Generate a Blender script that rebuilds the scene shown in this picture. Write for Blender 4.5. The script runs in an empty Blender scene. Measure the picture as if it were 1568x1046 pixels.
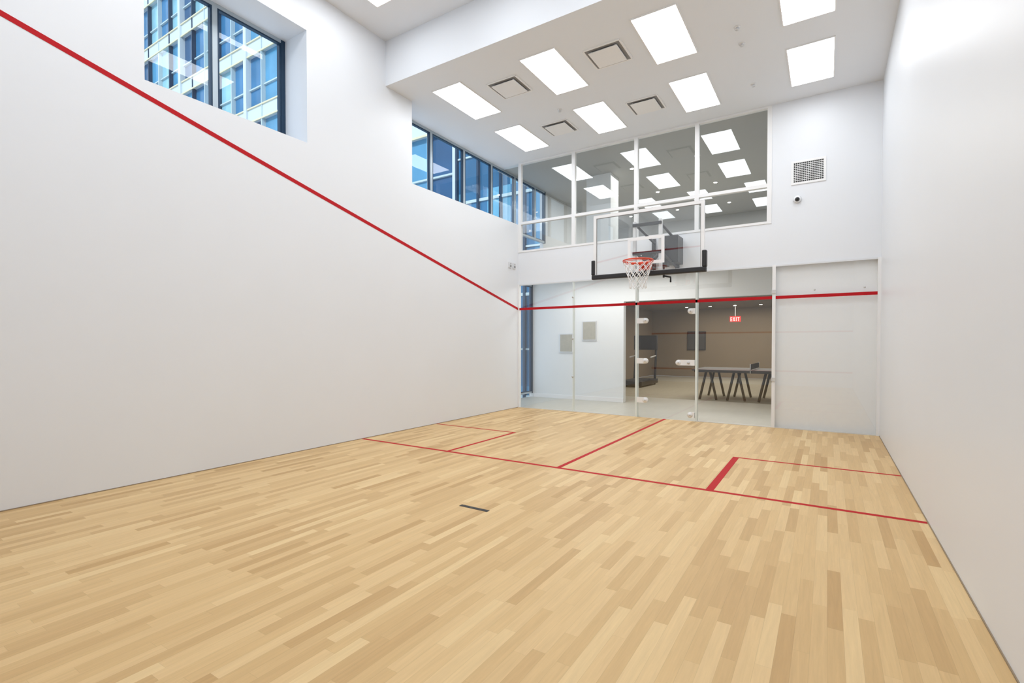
import bpy, math, random, bmesh
from mathutils import Vector
random.seed(4)
# ---------------- helpers ----------------
def sl(c): return tuple((x/255/12.92 if x/255<=.04045 else ((x/255+.055)/1.055)**2.4) for x in c)
def mat(name, col=(.8,.8,.8), rough=.5, metal=0, spec=.5, emit=None, es=0, noise=0, nscale=8, coat=0):
    m=bpy.data.materials.new(name); m.use_nodes=True; nt=m.node_tree; b=nt.nodes['Principled BSDF']
    b.inputs['Roughness'].default_value=rough; b.inputs['Metallic'].default_value=metal
    b.inputs['Specular IOR Level'].default_value=spec
    b.inputs['Coat Weight'].default_value=coat
    if emit: b.inputs['Emission Color'].default_value=(*emit,1); b.inputs['Emission Strength'].default_value=es
    b.inputs['Base Color'].default_value=(*col,1)
    if noise:
        tc=nt.nodes.new('ShaderNodeTexCoord'); n=nt.nodes.new('ShaderNodeTexNoise'); n.inputs['Scale'].default_value=nscale; n.inputs['Detail'].default_value=4
        mr=nt.nodes.new('ShaderNodeMapRange'); mr.inputs['To Min'].default_value=1-noise; mr.inputs['To Max'].default_value=1+noise
        mx=nt.nodes.new('ShaderNodeVectorMath'); mx.operation='SCALE'; mx.inputs[0].default_value=col
        nt.links.new(tc.outputs['Object'],n.inputs['Vector']); nt.links.new(n.outputs['Fac'],mr.inputs['Value'])
        nt.links.new(mr.outputs[0],mx.inputs['Scale']); nt.links.new(mx.outputs[0],b.inputs['Base Color'])
    return m
def glassmat(name, tint=(.93,.96,.95), base=.08, rough=0.0):
    m=bpy.data.materials.new(name); m.use_nodes=True; nt=m.node_tree; nt.nodes.clear()
    o=nt.nodes.new('ShaderNodeOutputMaterial'); mx=nt.nodes.new('ShaderNodeMixShader')
    t=nt.nodes.new('ShaderNodeBsdfTransparent'); t.inputs[0].default_value=(*tint,1)
    g=nt.nodes.new('ShaderNodeBsdfGlossy'); g.inputs['Roughness'].default_value=rough; g.inputs[0].default_value=(.95,.97,.97,1)
    lw=nt.nodes.new('ShaderNodeLayerWeight'); lw.inputs[0].default_value=.5
    pw=nt.nodes.new('ShaderNodeMath'); pw.operation='POWER'; pw.inputs[1].default_value=5
    ma=nt.nodes.new('ShaderNodeMath'); ma.operation='MULTIPLY_ADD'; ma.inputs[1].default_value=.9; ma.inputs[2].default_value=base
    nt.links.new(lw.outputs['Facing'],pw.inputs[0]); nt.links.new(pw.outputs[0],ma.inputs[0]); nt.links.new(ma.outputs[0],mx.inputs[0])
    nt.links.new(t.outputs[0],mx.inputs[1]); nt.links.new(g.outputs[0],mx.inputs[2]); nt.links.new(mx.outputs[0],o.inputs[0])
    return m
class MB:
    def __init__(s): s.v=[]; s.f=[]; s.mi=[]; s.mats=[]; s.sm=[]
    def m(s,mt):
        if mt not in s.mats: s.mats.append(mt)
        return s.mats.index(mt)
    def add(s,vs,fs,mt,smooth=False):
        o=len(s.v); s.v+=[tuple(v) for v in vs]; k=s.m(mt)
        for f in fs: s.f.append([i+o for i in f]); s.mi.append(k); s.sm.append(smooth)
    def box(s,x0,x1,y0,y1,z0,z1,mt):
        vs=[(x,y,z) for x in (x0,x1) for y in (y0,y1) for z in (z0,z1)]
        s.add(vs,[(0,1,3,2),(4,6,7,5),(0,4,5,1),(2,3,7,6),(0,2,6,4),(1,5,7,3)],mt)
    def quad(s,a,b,c,d,mt): s.add([a,b,c,d],[(0,1,2,3)],mt)
    def tube(s,pts,r,mt,n=8,closed=False,cap=True):
        pts=[Vector(q) for q in pts]; N=len(pts); vs=[]; fs=[]
        for i,q in enumerate(pts):
            if closed: d=pts[(i+1)%N]-pts[i-1]
            else: d=pts[min(i+1,N-1)]-pts[max(i-1,0)]
            d.normalize(); up=Vector((0,0,1)) if abs(d.z)<.95 else Vector((1,0,0))
            a=d.cross(up).normalized(); b=a.cross(d)
            rr=r[i] if isinstance(r,(list,tuple)) else r
            for k in range(n):
                t=2*math.pi*k/n; vs.append(q+a*rr*math.cos(t)+b*rr*math.sin(t))
        for i in range(N if closed else N-1):
            j=(i+1)%N
            for k in range(n): fs.append((i*n+k,i*n+(k+1)%n,j*n+(k+1)%n,j*n+k))
        if cap and not closed: fs.append(tuple(range(n))[::-1]); fs.append(tuple((N-1)*n+k for k in range(n)))
        s.add(vs,fs,mt,True)
    def obj(s,name,bevel=0,parent=None):
        me=bpy.data.meshes.new(name); me.from_pydata(s.v,[],s.f)
        for m_ in s.mats: me.materials.append(m_)
        for i,pl in enumerate(me.polygons): pl.material_index=s.mi[i]; pl.use_smooth=s.sm[i]
        me.update()
        bm=bmesh.new(); bm.from_mesh(me); bmesh.ops.recalc_face_normals(bm,faces=bm.faces); bm.to_mesh(me); bm.free()
        o=bpy.data.objects.new(name,me); bpy.context.collection.objects.link(o)
        if bevel:
            b=o.modifiers.new('bevel','BEVEL'); b.width=bevel; b.segments=2; b.limit_method='ANGLE'
        if parent: o.parent=parent
        return o
# ---------------- materials ----------------
M_wall=mat('wall_paint_white',sl((233,236,240)),.40,spec=.4,noise=.012,nscale=1.5)
M_ceil=mat('ceiling_paint_white',sl((234,238,243)),.8,noise=.008,nscale=2)
M_red=mat('court_red_paint',(.50,.012,.018),.6,spec=.15,noise=.05,nscale=20)
M_black=mat('matte_black',(.012,.012,.013),.45,noise=.1)
M_white=mat('white_powdercoat',(.87,.87,.87),.35,noise=.01)
M_alum=mat('aluminium_light',(.75,.76,.77),.35,metal=.4,noise=.02)
M_steel=mat('brushed_steel',(.62,.62,.61),.5,metal=.1,noise=.05,nscale=30)
M_navy=mat('window_frame_navy',sl((34,60,84)),.35,metal=.3,noise=.05)
M_frame=mat('window_frame_silver',sl((178,190,198)),.35,metal=.3,noise=.02)
M_glass=glassmat('clear_glass',(.985,.99,.985),.085)
M_mglass=glassmat('mezzanine_glass',(.95,.965,.96),.13)
M_bbglass=glassmat('backboard_acrylic',(.93,.945,.945),.14)
M_wglass=glassmat('window_glass',(.90,.96,1.0),.06)
M_light=mat('light_diffuser',(.9,.9,.9),.6,emit=(1,1.035,1.08),es=7.0)
M_dark=mat('vent_dark',(.03,.03,.03),.8,noise=.1)
M_gap=mat('diffuser_recess_grey',(.30,.30,.30),.8,noise=.05)
M_orange=mat('rim_orange_red',(.75,.06,.015),.35,noise=.04)
M_net=mat('net_white',(.85,.85,.85),.8,noise=.02)
# floor
def floormat():
    m=bpy.data.materials.new('maple_strip_floor'); m.use_nodes=True; nt=m.node_tree; N=nt.nodes; L=nt.links; b=N['Principled BSDF']
    tc=N.new('ShaderNodeTexCoord'); sp=N.new('ShaderNodeSeparateXYZ'); L.new(tc.outputs['Object'],sp.inputs[0])
    def math_(op,a,b_=None,c=None):
        n=N.new('ShaderNodeMath'); n.operation=op
        for i,v in enumerate((a,b_,c)):
            if v is None: continue
            if isinstance(v,(int,float)): n.inputs[i].default_value=v
            else: L.new(v,n.inputs[i])
        return n.outputs[0]
    W=.066
    xr=math_('DIVIDE',sp.outputs['X'],W); row=math_('FLOOR',xr); fx=math_('FRACT',xr)
    wn=N.new('ShaderNodeTexWhiteNoise'); wn.noise_dimensions='1D'; L.new(row,wn.inputs['W'])
    wc=N.new('ShaderNodeSeparateColor'); L.new(wn.outputs['Color'],wc.inputs[0])
    ln=math_('MULTIPLY_ADD',wc.outputs[0],.50,.45)
    yy=math_('DIVIDE',math_('ADD',sp.outputs['Y'],math_('MULTIPLY',wc.outputs[1],7.0)),ln)
    idx=math_('FLOOR',yy); fy=math_('FRACT',yy)
    cb=N.new('ShaderNodeCombineXYZ'); L.new(row,cb.inputs[0]); L.new(idx,cb.inputs[1])
    w2=N.new('ShaderNodeTexWhiteNoise'); w2.noise_dimensions='2D'; L.new(cb.outputs[0],w2.inputs['Vector'])
    ramp=N.new('ShaderNodeValToRGB'); e=ramp.color_ramp.elements
    e[0].position=0; e[0].color=(*sl((194,156,103)),1); e[1].position=1; e[1].color=(*sl((230,200,148)),1)
    for pos,c in ((.10,(204,168,116)),(.32,(212,177,124)),(.6,(218,184,131)),(.88,(224,191,139))):
        q=e.new(pos); q.color=(*sl(c),1)
    L.new(w2.outputs['Value'],ramp.inputs[0])
    mp=N.new('ShaderNodeCombineXYZ'); L.new(math_('MULTIPLY',sp.outputs['X'],60),mp.inputs[0]); L.new(math_('MULTIPLY',sp.outputs['Y'],3),mp.inputs[1]); L.new(math_('MULTIPLY',w2.outputs['Value'],40),mp.inputs[2])
    ns=N.new('ShaderNodeTexNoise'); ns.inputs['Scale'].default_value=1; ns.inputs['Detail'].default_value=5; ns.inputs['Roughness'].default_value=.65; ns.inputs['Distortion'].default_value=.4; L.new(mp.outputs[0],ns.inputs['Vector'])
    mr=N.new('ShaderNodeMapRange'); mr.inputs['From Min'].default_value=.25; mr.inputs['From Max'].default_value=.75; mr.inputs['To Min'].default_value=.91; mr.inputs['To Max'].default_value=1.07; L.new(ns.outputs['Fac'],mr.inputs['Value'])
    ex=math_('MULTIPLY',math_('MINIMUM',fx,math_('SUBTRACT',1,fx)),W); ey=math_('MULTIPLY',math_('MINIMUM',fy,math_('SUBTRACT',1,fy)),ln)
    ed=math_('MINIMUM',ex,ey)
    gr=N.new('ShaderNodeMapRange'); gr.inputs['From Min'].default_value=0; gr.inputs['From Max'].default_value=.0012; gr.inputs['To Min'].default_value=.80; gr.inputs['To Max'].default_value=1; L.new(ed,gr.inputs['Value'])
    k=math_('MULTIPLY',mr.outputs[0],gr.outputs[0])
    vm=N.new('ShaderNodeVectorMath'); vm.operation='SCALE'; L.new(ramp.outputs[0],vm.inputs[0]); L.new(k,vm.inputs['Scale']); L.new(vm.outputs[0],b.inputs['Base Color'])
    b.inputs['Roughness'].default_value=.42; b.inputs['Specular IOR Level'].default_value=.3
    return m
M_floor=floormat()
# ---------------- court shell ----------------
H=5.326; HH=6.0; TOP=6.13; YB=-3.857; YF=-9.75; SILL=4.0; ZB=2.69; ZU=3.385
b=MB(); b.box(0,6.4,YF,0,-.1,0,M_floor); b.box(0,6.4,0,.02,-.1,-.001,M_alum); b.obj('floor')
b=MB(); X0=-.55; XL=-.95
b.box(X0,0,YF,.0,-.1,SILL,M_wall)
b.box(X0,0,YF,-7.04,SILL,TOP,M_wall)
b.box(X0,0,-5.22,-3.29,SILL,TOP,M_wall)
b.box(X0,0,-7.04,-5.22,5.45,TOP,M_wall)
b.box(XL,X0,-.12,0,-.1,3.34,M_wall); b.obj('wall_left')
b=MB(); b.box(6.4,6.55,YF-.15,.15,-.1,TOP,M_wall); b.obj('wall_right')
b=MB(); b.box(X0,6.4,YF-.15,YF,-.1,TOP,M_wall); b.obj('wall_front')
b=MB(); b.box(0,6.4,.0,.15,ZB,ZU,M_wall); b.box(4.93,6.4,.0,.15,ZU,H,M_wall)
M_wallb=mat('wall_paint_baked_light',(.90,.91,.92),.4,noise=.01)  # wall paint with extra light in its colour, offsetting the dim gap behind glass
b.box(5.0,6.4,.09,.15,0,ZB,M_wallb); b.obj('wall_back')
b=MB(); b.box(X0,6.4,YB,.15,H,TOP,M_ceil); b.box(0,6.4,YF,YB,HH,TOP,M_ceil); b.obj('ceiling')
M_trim=mat('base_strip_tan',sl((150,132,108)),.6,noise=.03)
b=MB(); b.box(0,.006,YF,0,0,.008,M_trim); b.obj('baseboard_left')
b=MB(); b.box(6.394,6.4,YF,0,0,.008,M_trim); b.obj('baseboard_right')
# floor lines
YS=-4.335; YX=-2.71; T=.0015; w=.025
b=MB()
b.box(0.008,6.392,YS-w,YS+w,0,T,M_red)
b.box(3.2-w,3.2+w,YS+w,-.0,0,T,M_red)
b.box(0.008,1.6+w,YX-.02,YX+.02,0,T,M_red); b.box(1.6-.02,1.6+w,YS+w,YX-.02,0,T,M_red)
b.box(4.8-.035,6.392,YX-.02,YX+.02,0,T,M_red); b.box(4.8-.035,4.8+.035,YS+w,YX-.02,0,T,M_red)
b.obj('court_floor_lines')
b=MB(); b.box(3.09,3.38,-5.955,-5.915,0,.002,M_black); b.obj('floor_marker_tape')
# out lines
b=MB()
def zl(y): return 2.13+.240*(-y)
hw=.05
b.add([(0.0,YF,zl(YF)),(0.0,0,zl(0)),(0,0,zl(0)+hw),(0,YF,zl(YF)+hw),(0.003,YF,zl(YF)),(0.003,0,zl(0)),(0.003,0,zl(0)+hw),(0.003,YF,zl(YF)+hw)],
 [(0,1,2,3),(4,5,6,7),(0,1,5,4),(3,2,6,7),(0,3,7,4),(1,2,6,5)],M_red)
b.obj('trim_out_line_left')
b=MB(); b.box(0.003,6.4,-.006,-.002,2.13,2.18,M_red); b.obj('trim_out_line_back')
b=MB()
for z in (.46,1.78,4.5): b.box(0.003,6.4,YF,YF+.003,z,z+.05,M_red)
b.obj('trim_front_wall_lines')
# ---------------- windows left ----------------
def window(name,ys,z0,z1,x=-.5,fr=.045):
    b=MB(); d=.035
    for i,y in enumerate(ys):
        end=i in (0,len(ys)-1)
        b.box(x-d,x+d,y-.03,y+.03,z0,z1,M_navy if end else M_frame)
    for i in range(len(ys)-1):
        a=ys[i]+.03; c=ys[i+1]-.03
        b.box(x-d,x+d,a,c,z0,z0+fr,M_frame); b.box(x-d,x+d,a,c,z1-fr,z1,M_frame)
        b.quad((x,a,z0+fr),(x,c,z0+fr),(x,c,z1-fr),(x,a,z1-fr),M_wglass)
        for (p0,p1) in ((a,a+.022),(c-.022,c)): b.box(x-.02,x+d-.005,p0,p1,z0+fr,z1-fr,M_navy)
        b.box(x-.02,x+d-.005,a+.022,c-.022,z0+fr,z0+fr+.018,M_navy); b.box(x-.02,x+d-.005,a+.022,c-.022,z1-fr-.018,z1-fr,M_navy)
    return b.obj(name)
window('window_1',[-7.01,-6.13,-5.25],SILL,5.45)
window('window_2',[-3.26,-2.30,-1.32,-.35,.60,1.55,2.06],SILL,H)
window('window_3',[.03,1.05,2.06],.1,2.95,x=-.88)
# ---------------- back upper glazing ----------------
b=MB(); fr=.035; xs=[.035,1.32,2.63,3.74,4.895]; y0,y1=-.01,.07
for x in xs: b.box(x-fr,x+fr,y0,y1,ZU,H,M_white)
for i in range(4):
    a,c=xs[i]+fr,xs[i+1]-fr
    for z0,z1 in ((ZU,ZU+.04),(3.99,4.045),(H-.03,H)): b.box(a,c,y0,y1,z0,z1,M_white)
    b.quad((a,.03,ZU+.04),(c,.03,ZU+.04),(c,.03,H-.03),(a,.03,H-.03),M_mglass)
b.quad((-.46,.03,SILL),(0,.03,SILL),(0,.03,H),(-.46,.03,H),M_mglass)
b.obj('window_4')
# ---------------- lower glass wall ----------------
zt=ZB; gy=.0
M_edge=mat('glass_edge_pale',(.78,.84,.82),.2,noise=.02)
def pane(b,a,c): b.quad((a,gy,.012),(c,gy,.012),(c,gy,zt-.02),(a,gy,zt-.02),M_glass); b.box(a,c,-.012,.02,0,.012,M_alum); b.box(a,c,-.012,.03,zt-.025,zt,M_alum)
b=MB(); pane(b,.03,1.312); pane(b,1.328,2.63)
b.box(0,.03,-.02,.06,0,zt,M_white); b.box(1.312,1.328,-.004,.08,0,zt,M_edge); b.box(2.63,2.665,-.006,.10,0,zt,M_edge)
for z in (.72,1.5,2.35): b.tube([(1.32,-.03,z),(1.32,.0,z)],.018,M_steel,12)
b.obj('glass_partition')
b=MB(); pane(b,3.765,4.95); pane(b,5.0,6.36)
b.box(6.36,6.4,-.02,.09,0,zt,M_white); b.box(4.95,5.0,-.012,.12,0,zt,M_white); b.box(3.73,3.765,-.006,.10,0,zt,M_edge)
for x in (5.55,6.2): b.tube([(x,-.02,2.25),(x,.0,2.25)],.015,M_steel,12)
for z in (.8,2.25): b.box(4.945,5.005,-.03,-.012,z-.03,z+.03,M_steel)
b.obj('glass_side_panel')
b=MB()
b.quad((2.675,gy,.012),(3.72,gy,.012),(3.72,gy,2.66),(2.675,gy,2.66),M_glass)
b.box(2.67,3.725,-.012,.03,zt-.025,zt-.003,M_alum)
def fitting(x0,x1,z,left=True):
    b.box(x0,x1,-.03,.02,z-.05,z+.05,M_white)
    e=x1 if left else x0
    b.tube([(e,-.0301,z),(e,.0201,z)],.05,M_white,18)
    b.tube([(e,-.036,z),(e,-.0302,z)],.014,M_steel,12)
for z in (.33,1.07,1.83): fitting(2.67,2.83,z)
fitting(3.44,3.725,1.05,False); b.tube([(3.62,-.048,1.05),(3.62,-.0302,1.05)],.024,M_steel,16)
for z in (.11,1.98): fitting(3.65,3.725,z,False)
b.obj('door_1')
# ---------------- ceiling lights, diffusers ----------------
def panel(x0,y0,z):
    x1=x0+.56; y1=y0+1.14; b=MB(); f=.014
    b.box(x0,x1,y0,y0+f,z-.012,z,M_white); b.box(x0,x1,y1-f,y1,z-.012,z,M_white)
    b.box(x0,x0+f,y0+f,y1-f,z-.012,z,M_white); b.box(x1-f,x1,y0+f,y1-f,z-.012,z,M_white)
    b.quad((x0+f,y0+f,z-.006),(x0+f,y1-f,z-.006),(x1-f,y1-f,z-.006),(x1-f,y0+f,z-.006),M_light)
    b.obj('ceiling_light_panel')
XS=[.485,2.08,3.665,5.225]
for y0 in (-3.36,-1.65):
    for x in XS: panel(x,y0,H)
for y0 in (-5.60,-7.35,-9.15):
    for x in XS: panel(x,y0,HH)
def diff(x,y,z):
    b=MB(); R=.255
    for s_ in (-1,1):
        b.box(x-R,x+R,y+s_*R-.012,y+s_*R+.012,z-.012,z,M_white)
        b.box(x+s_*R-.012,x+s_*R+.012,y-R+.012,y+R-.012,z-.012,z,M_white)
    b.box(x-R+.012,x+R-.012,y-R+.012,y+R-.012,z-.003,z,M_gap)
    b.box(x-.20,x+.20,y-.20,y+.20,z-.034,z-.024,M_white)
    for a in (-.17,.17):
        for c in (-.17,.17): b.box(x+a-.006,x+a+.006,y+c-.006,y+c+.006,z-.024,z-.003,M_white)
    b.obj('ceiling_air_diffuser')
for y in (-2.81,-1.13):
    for x in (1.58,3.17): diff(x,y,H)
for x,y in ((1.9,-1.75),(4.75,-2.5),(4.75,-2.1),(4.75,-.9)):
    b=MB(); h=H-.0006; b.tube([(x,y,h-.004),(x,y,h)],.04,M_white,20); b.tube([(x,y,h-.03),(x,y,h-.004)],.012,M_alum,10); b.tube([(x,y,h-.034),(x,y,h-.03)],.025,M_alum,14)
    b.obj('fire_sprinkler')
# wall vent
b=MB(); x0,x1,z0,z1=5.21,5.69,3.96,4.34; f=.035
b.box(x0,x1,-.012,0,z0,z0+f,M_white); b.box(x0,x1,-.012,0,z1-f,z1,M_white); b.box(x0,x0+f,-.012,0,z0+f,z1-f,M_white); b.box(x1-f,x1,-.012,0,z0+f,z1-f,M_white)
b.box(x0+f,x1-f,-.002,0,z0+f,z1-f,M_dark)
n=16
for i in range(1,n): 
    x=x0+f+(x1-x0-2*f)*i/n; b.box(x-.0030,x+.0030,-.009,-.002,z0+f,z1-f,M_white)
n=11
for i in range(1,n):
    z=z0+f+(z1-z0-2*f)*i/n; b.box(x0+f,x1-f,-.011,-.009,z-.0045,z+.0045,M_white)
b.obj('wall_air_vent')
# security camera dome
b=MB(); cx,cz=5.30,3.72
b.tube([(cx,0,cz),(cx,-.03,cz),(cx,-.035,cz)],[.06,.06,.05],M_alum,24)
pts=[];rr=[]
for i in range(7):
    a=i/6*math.pi/2; pts.append((cx,-.035-.04*math.sin(a),cz-.005)); rr.append(max(.002,.034*math.cos(a)))
b.tube(pts,rr,M_black,20); b.obj('security_camera')
b=MB()
for y in (-.36,-.20): 
    b.box(0,.03,y-.045,y+.045,3.01,3.13,M_alum); b.box(.03,.036,y-.028,y+.028,3.03,3.07,M_gap); b.tube([(.03,y,3.10),(.04,y,3.10)],.010,M_gap,12)
b.obj('wall_sensor_box',bevel=.004)
# ---------------- basketball hoop ----------------
root=bpy.data.objects.new('basketball_hoop',None); bpy.context.collection.objects.link(root)
BY=-1.2; x0,x1,z0,z1=2.285,4.115,2.535,3.605; f=.05
b=MB(); b.quad((x0+f,BY,z0+f),(x1-f,BY,z0+f),(x1-f,BY,z1-f),(x0+f,BY,z1-f),M_bbglass); b.obj('backboard_glass',parent=root)
b=MB()
for a in ((x0,x1,z0,z0+f),(x0,x1,z1-f,z1),(x0,x0+f,z0+f,z1-f),(x1-f,x1,z0+f,z1-f)): b.box(a[0],a[1],BY-.012,BY+.04,a[2],a[3],M_white)
for a in ((x0+f,x1-f,z1-f-.008,z1-f),(x0+f,x0+f+.008,z0+f,z1-f-.008),(x1-f-.008,x1-f,z0+f,z1-f-.008)): b.box(a[0],a[1],BY-.006,BY+.01,a[2],a[3],M_gap)
tx0,tx1,tz0,tz1=2.895,3.505,2.70,3.15; t=.05
for a in ((tx0,tx1,tz0,tz0+t),(tx0,tx1,tz1-t,tz1),(tx0,tx0+t,tz0+t,tz1-t),(tx1-t,tx1,tz0+t,tz1-t)): b.box(a[0],a[1],BY-.004,BY-.001,a[2],a[3],M_white)
b.obj('backboard_frame',parent=root)
b=MB(); pz=z0-.03
b.box(x0-.03,x1+.03,BY-.035,BY+.06,pz,z0+.045,M_black)
b.box(x0-.035,x0+.03,BY-.035,BY+.06,z0+.045,z0+.30,M_black); b.box(x1-.03,x1+.035,BY-.035,BY+.06,z0+.045,z0+.30,M_black)
b.obj('backboard_padding',bevel=.012,parent=root)
RC=Vector((3.2,BY-.39,2.70)); R=.2286
b=MB(); b.tube([RC+Vector((R*math.cos(a),R*math.sin(a),0)) for a in [2*math.pi*i/40 for i in range(40)]],.011,M_orange,10,closed=True)
b.tube([RC+Vector((R*math.cos(a),R*math.sin(a),-.024)) for a in [2*math.pi*i/40 for i in range(40)]],.005,M_orange,8,closed=True)
b.box(3.2-.10,3.2+.10,BY-.04,BY-.005,2.60,2.735,M_orange)
b.box(3.2-.07,3.2+.07,BY-.17,BY-.03,2.683,2.707,M_orange)
for s_ in (-1,1):
    b.tube([(3.2+s_*.08,BY-.03,2.695),(3.2+s_*.13,BY-.20,2.69),(3.2+s_*.18,RC.y+.14,2.69)],.009,M_orange,8)
    b.tube([(3.2+s_*.06,BY-.03,2.63),(3.2+s_*.07,BY-.17,2.685)],.010,M_orange,8)
b.obj('rim',parent=root)
b=MB(); K=12; levels=7
def npnt(l,k):
    tt=l/(levels); rad=R*(1-.45*min(1,tt*1.25)) if tt<.8 else R*.56
    a=2*math.pi*(k+.5*(l%2))/K; return RC+Vector((rad*math.cos(a),rad*math.sin(a),-.015-.42*tt))
for l in range(levels):
    for k in range(K):
        for dk in ((0,-1) if l%2==0 else (0,1)):
            b.tube([npnt(l,k),npnt(l+1,k+dk)],.0055,M_net,5,cap=False)
b.obj('net',parent=root)
b=MB(); q=.035
b.box(2.95,3.02,-.05,0,2.70+q,3.34,M_black); b.box(3.38,3.45,-.05,0,2.70+q,3.34,M_black)
for x in (3.0,3.4):
    for za,zb in ((3.26,3.38),(2.79,2.91)):
        b.tube([(x,-.04,za),(x,BY+.12,zb)],.024,M_black,8)
b.box(2.96,3.44,BY+.04,BY+.09,3.34,3.39,M_black); b.box(2.96,3.44,BY+.04,BY+.09,2.87,2.92,M_black)
for x in (2.96,3.39): b.box(x,x+.05,BY+.06,BY+.13,2.60,3.43,M_white)
b.box(3.12,3.28,BY+.04,BY+.12,2.58,2.87,M_black)
b.box(3.20,3.52,-.42,-.05,2.82,3.29,M_black)
b.tube([(3.3,-.25,3.2),(3.3,BY+.12,2.78)],.03,M_black,10)
b.tube([(3.3,-.5,2.80),(3.3,-.5,2.55)],.018,M_black,8); b.tube([(3.3,-.5,2.58),(3.42,-.5,2.55),(3.42,-.5,2.46)],.017,M_black,8)
b.box(3.22,3.38,-.58,-.42,2.74,2.88,M_black)
b.obj('mount_arm',bevel=.006,parent=root)
# ---------------- lobby & gym behind the glass ----------------
M_tile=mat('lobby_floor_tile',sl((192,190,180)),.4,noise=.05,nscale=3)
M_wall2=mat('lobby_wall_white',sl((230,232,232)),.6,noise=.01)
M_brown=mat('gym_wall_taupe',sl((146,130,108)),.6,noise=.05,nscale=2)
M_gymceil=mat('gym_ceiling',sl((130,116,96)),.8,noise=.03)
M_carpet=mat('gym_carpet',sl((160,154,138)),.9,noise=.12,nscale=15)
b=MB(); b.box(XL,6.4,.02,3.6,-.1,-.002,M_tile); b.box(XL,9,3.6,13,-.1,-.002,M_carpet); b.obj('floor_lobby')
b=MB(); b.box(XL,1.64,2.1,2.25,0,3.0,M_wall2); b.box(1.64,5.0,2.1,2.25,2.40,3.0,M_wall2); b.obj('wall_lobby')
b=MB(); b.box(-.8,1.64,2.085,2.1,0,.1,M_white); b.obj('baseboard_lobby')
b=MB(); b.box(XL,6.55,.15,13,2.97,3.34,M_wall2); b.box(XL,X0,0,.15,2.97,3.34,M_wall2); b.obj('ceiling_lobby')
b=MB(); b.box(5.0,5.1,.15,2.25,0,2.97,M_wall2); b.box(XL,9.1,13,13.15,0,2.97,M_brown); b.box(XL-.1,XL,2.25,13,0,2.97,M_brown); b.box(9,9.1,2.25,13,0,2.97,M_brown); b.box(5.1,9,2.1,2.25,0,2.97,M_brown)
b.obj('wall_gym')
b=MB(); b.box(XL,9,2.25,13,2.90,2.96,M_gymceil); b.obj('ceiling_gym')
M_art=mat('panel_grey_beige',sl((175,172,160)),.5,noise=.15,nscale=12)
for x,z in ((.14,1.42),(.77,1.72)):
    b=MB(); b.box(x-.19,x+.19,2.075,2.1,z-.24,z+.24,M_alum); b.box(x-.165,x+.165,2.07,2.08,z-.215,z+.215,M_art); b.obj('wall_art_panel')
M_dl=mat('downlight_emit',(1,1,1),.5,emit=(1,.92,.76),es=25)
def downlight(x,y,z,r=.05):
    b=MB(); b.tube([(x,y,z-.012),(x,y,z)],r+.02,M_white,20); b.tube([(x,y,z-.016),(x,y,z-.0125)],r,M_dl,16); b.obj('downlight')
for x in (.9,1.8,2.7,3.6,4.5):
    for y in (5,8.5,11.5): downlight(x,y,2.90)
# mezzanine room
M_mez=mat('mezzanine_wall_grey',sl((172,172,168)),.7,noise=.03)
b=MB(); b.box(X0,6.55,.15,7,3.34,3.37,M_mez); b.obj('floor_mezzanine')
b=MB(); b.box(X0,6.55,7,7.1,3.37,H,M_mez); b.box(6.4,6.5,.15,7,3.37,H,M_mez); b.box(X0-.1,X0,2.12,7,3.37,H,M_wall2); b.box(.9,1.5,1.6,2.1,3.37,H,M_wall2); b.obj('wall_mezzanine')
b=MB(); b.box(X0-.1,6.55,.151,7.1,H+.001,H+.2,M_mez); b.obj('ceiling_mezzanine')
for x in (.6,2.0,3.4,4.8):
    for y in (1.6,3.6,5.6): downlight(x,y,H,.04)
# table tennis table
M_ttop=mat('table_top_dark',(.03,.035,.04),.4,noise=.05)
M_tleg=mat('table_leg_dark',(.02,.02,.022),.4,noise=.05)
b=MB(); tx0,tx1,ty0,ty1=2.85,5.55,3.7,5.2
b.box(tx0,tx1,ty0,ty1,.73,.76,M_ttop); b.box(tx0+.05,tx1-.05,ty0+.05,ty1-.05,.69,.73,M_tleg)
for x in (tx0+.35,tx0+1.0,tx1-1.0,tx1-.35):
    for y in (ty0+.2,ty1-.2):
        b.tube([(x-.05,y,.69),(x-.2,y,0)],.03,M_tleg,8); b.tube([(x+.05,y,.69),(x+.2,y,0)],.03,M_tleg,8)
b.box((tx0+tx1)/2-.003,(tx0+tx1)/2+.003,ty0-.1,ty1+.1,.78,.91,M_dark)
for y in (ty0-.1,ty1+.1): b.tube([((tx0+tx1)/2,y,.70),((tx0+tx1)/2,y,.92)],.012,M_steel,8)
for i in range(2): b.box(tx0+.01,tx1-.01,(ty0,ty1-.02)[i],(ty0+.02,ty1)[i],.7601,.762,M_white)
b.obj('table_tennis_table')
# treadmill
b=MB(); tx,ty=.35,7.2
b.box(tx-.38,tx+.38,ty-.9,ty+.9,.05,.2,M_black); b.box(tx-.27,tx+.27,ty-.85,ty+.5,.2,.215,M_dark)
for s_ in (-1,1):
    b.tube([(tx+s_*.36,ty+.6,.2),(tx+s_*.36,ty+.75,1.3)],.04,M_black,8); b.tube([(tx+s_*.36,ty+.7,1.0),(tx+s_*.36,ty+.1,.95)],.025,M_steel,8)
    b.tube([(tx+s_*.3,ty-.8,0),(tx+s_*.3,ty-.8,.06)],.03,M_black,8); b.tube([(tx+s_*.3,ty+.8,0),(tx+s_*.3,ty+.8,.06)],.03,M_black,8)
b.box(tx-.4,tx+.4,ty+.65,ty+.8,1.2,1.7,M_black)
b.obj('treadmill',bevel=.02)
M_scr=mat('monitor_screen_grey',(.07,.065,.06),.4,noise=.1)
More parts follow.
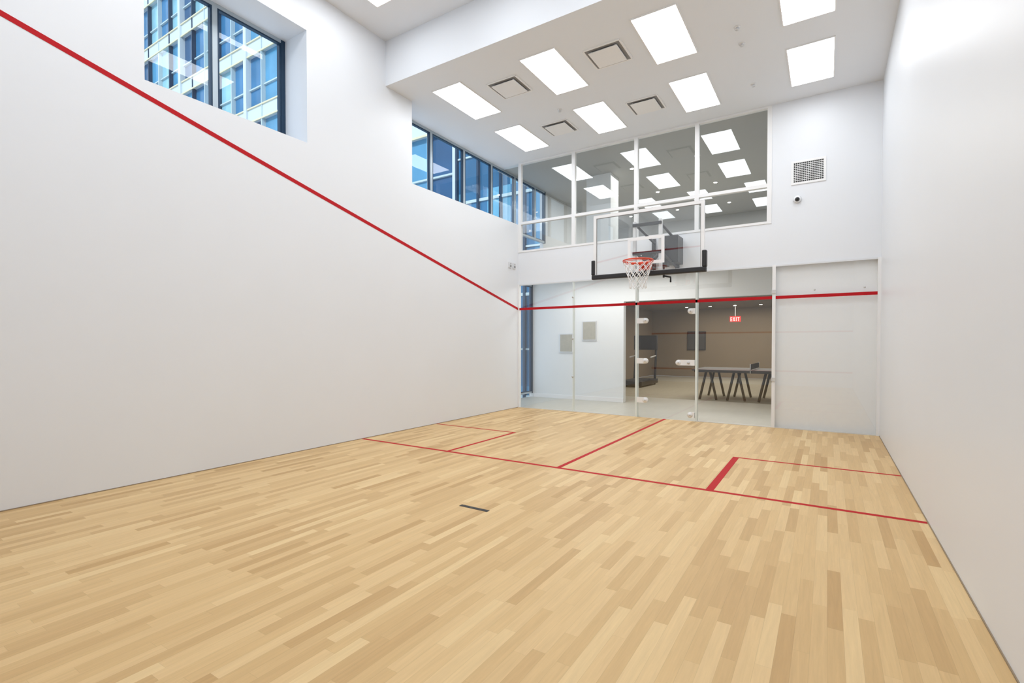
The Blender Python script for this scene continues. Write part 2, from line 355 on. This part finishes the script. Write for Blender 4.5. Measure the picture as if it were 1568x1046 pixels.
b=MB(); b.box(.6,1.35,12.94,13,1.15,1.95,M_dark); b.box(.64,1.31,12.93,12.94,1.19,1.91,M_scr); b.obj('wall_monitor')
M_exit=mat('exit_red',(.6,.02,.02),.5,emit=(1,.05,.04),es=.3); M_exl=mat('exit_letters',(.9,.9,.9),.5,emit=(1,.9,.85),es=.4)
b=MB(); b.box(2.45,2.85,11.95,12.0,2.28,2.5,M_exit); b.box(2.64,2.66,11.96,11.98,2.5,2.90,M_white)
def bx(x0,x1,z0,z1): b.box(2.48+x0,2.48+x1,11.94,11.95,2.31+z0,2.31+z1,M_exl)
for z in (0,.065,.13): bx(0,.06,z,z+.02)
bx(0,.018,0,.15)
b.add([(2.48+q,11.94,2.31+z) for q,z in ((.09,0),(.11,0),(.165,.15),(.145,.15))],[(0,1,2,3)],M_exl); b.add([(2.48+q,11.94,2.31+z) for q,z in ((.145,0),(.165,0),(.11,.15),(.09,.15))],[(0,1,2,3)],M_exl)
bx(.20,.218,0,.15); bx(.25,.33,.13,.15); bx(.281,.299,0,.13)
b.obj('exit_sign')
# ---------------- neighbouring building ----------------
M_bwhite=mat('facade_panel_white',sl((196,208,213)),.5,noise=.06,nscale=.6)
M_bmull=mat('facade_mullion_pale',sl((180,198,202)),.4,noise=.05)
M_bcream=mat('facade_cream_rail',sl((212,204,172)),.5,noise=.05)
def facglass(name,c0,c1,c2,c3,wd_=1.4):
    m=bpy.data.materials.new(name); m.use_nodes=True; nt=m.node_tree; N=nt.nodes; L=nt.links; bs=N['Principled BSDF']
    tc=N.new('ShaderNodeTexCoord'); ad=N.new('ShaderNodeVectorMath'); ad.operation='ADD'; ad.inputs[1].default_value=(48,10,6.8); L.new(tc.outputs['Object'],ad.inputs[0])
    vm=N.new('ShaderNodeVectorMath'); vm.operation='DIVIDE'; vm.inputs[1].default_value=(wd_,50,3.4); L.new(ad.outputs[0],vm.inputs[0])
    fl=N.new('ShaderNodeVectorMath'); fl.operation='FLOOR'; L.new(vm.outputs[0],fl.inputs[0])
    wn=N.new('ShaderNodeTexWhiteNoise'); wn.noise_dimensions='3D'; L.new(fl.outputs[0],wn.inputs['Vector'])
    r=N.new('ShaderNodeValToRGB'); r.color_ramp.interpolation='CONSTANT'; e=r.color_ramp.elements; e[0].color=(*sl(c0),1); e[1].position=.82; e[1].color=(*sl(c3),1)
    q=e.new(.3); q.color=(*sl(c1),1); q=e.new(.6); q.color=(*sl(c2),1)
    w=N.new('ShaderNodeTexNoise'); w.inputs['Scale'].default_value=.7; w.inputs['Detail'].default_value=3; L.new(tc.outputs['Object'],w.inputs['Vector'])
    mr=N.new('ShaderNodeMapRange'); mr.inputs['To Min'].default_value=.6; mr.inputs['To Max'].default_value=1.4; L.new(w.outputs['Fac'],mr.inputs['Value'])
    sc_=N.new('ShaderNodeVectorMath'); sc_.operation='SCALE'; L.new(r.outputs[0],sc_.inputs[0]); L.new(mr.outputs[0],sc_.inputs['Scale'])
    L.new(wn.outputs['Value'],r.inputs[0]); L.new(sc_.outputs[0],bs.inputs['Base Color']); bs.inputs['Roughness'].default_value=.12
    return m
M_fg=facglass('facade_blue_glass',(34,80,120),(54,116,160),(80,145,182),(140,190,205))
M_fd=facglass('facade_deep_blue_glass',(40,92,128),(50,108,148),(72,134,172),(98,160,190),.95)
b=MB(); FY=5.5; xa,xb=-48,-5.6
b.box(xa,xb,FY,FY+8,-8,40,M_fg)
z=-8+1.2
while z<38:
    b.box(xa,xb,FY-.18,FY,z+2.7,z+3.4,M_bwhite)
    b.box(xa,xb,FY-.24,FY-.18,z+2.65,z+2.73,M_bcream); b.box(xa,xb,FY-.24,FY-.18,z+3.36,z+3.43,M_bcream)
    b.box(xa,xb,FY-.10,FY,z+1.0,z+1.07,M_bmull)
    z+=3.4
x=xa; i=0
while x<=xb:
    if i%5==0: b.box(x-.13,x+.13,FY-.28,FY-.0,-8,40,M_bwhite)
    else: b.box(x-.035,x+.035,FY-.22,FY,-8,40,M_bmull if i%2 else M_navy)
    x+=1.4; i+=1
b.box(-5.6,-1.8,FY-.6,FY+8,-8,40,M_fd)
x=-5.6
while x<=-1.7:
    b.box(x-.04,x+.04,FY-.72,FY-.6,-8,40,M_navy); x+=.95
z=-8+1.2
while z<38:
    b.box(-5.6,-1.8,FY-.66,FY-.6,z+3.0,z+3.1,M_bmull); b.box(-5.6,-1.8,FY-.66,FY-.6,z+1.2,z+1.26,M_bmull); z+=3.4
b.obj('neighbouring_office_tower')
# ---------------- lights ----------------
def area(name,loc,sx,sy,e,col=(1,.95,.88),rot=(0,0,0)):
    l=bpy.data.lights.new(name,'AREA'); l.shape='RECTANGLE'; l.size=sx; l.size_y=sy; l.energy=e; l.color=col
    o=bpy.data.objects.new(name,l); o.location=loc; o.rotation_euler=rot; bpy.context.collection.objects.link(o); return o
area('gym_fill_light',(3,5.5,2.87),4,4,100,(1,.93,.82)); area('gym_fill_light',(3,10.5,2.87),4,3,100,(1,.93,.82))  # added area fills, no fixtures; the small downlights barely light the gym
area('lobby_fill_light',(1.8,1.1,2.93),3.5,1,46,(1,1,1))  # unseen fill added to brighten the lobby
area('mezzanine_fill_light',(2.8,3.6,H-.06),4,4,150,(1,.99,.97))  # added fill that lifts the dark room behind the upper glazing
s=bpy.data.lights.new('sun','SUN'); s.energy=2.6; s.angle=.01; so=bpy.data.objects.new('sun',s); so.rotation_euler=Vector((-.4,1,-.6)).to_track_quat('-Z','Y').to_euler(); bpy.context.collection.objects.link(so)
wd=bpy.data.worlds.new('world'); bpy.context.scene.world=wd; wd.use_nodes=True; bg=wd.node_tree.nodes['Background']; bg.inputs[0].default_value=(.74,.86,1,1); bg.inputs[1].default_value=1.3
# ---------------- camera ----------------
cam=bpy.data.cameras.new('camera'); co=bpy.data.objects.new('camera',cam); bpy.context.collection.objects.link(co)
cam.sensor_width=36; cam.lens=759.24/1568*36; cam.shift_y=17.1/1568; cam.clip_start=.05; cam.clip_end=500
co.location=(5.7326,-9.2657,1.3737); co.rotation_mode='XYZ'
co.rotation_euler=(math.pi/2-.0158,0,.5669)
sc=bpy.context.scene; sc.camera=co
sc.view_settings.view_transform='Standard'; sc.view_settings.look='None'; sc.view_settings.exposure=0
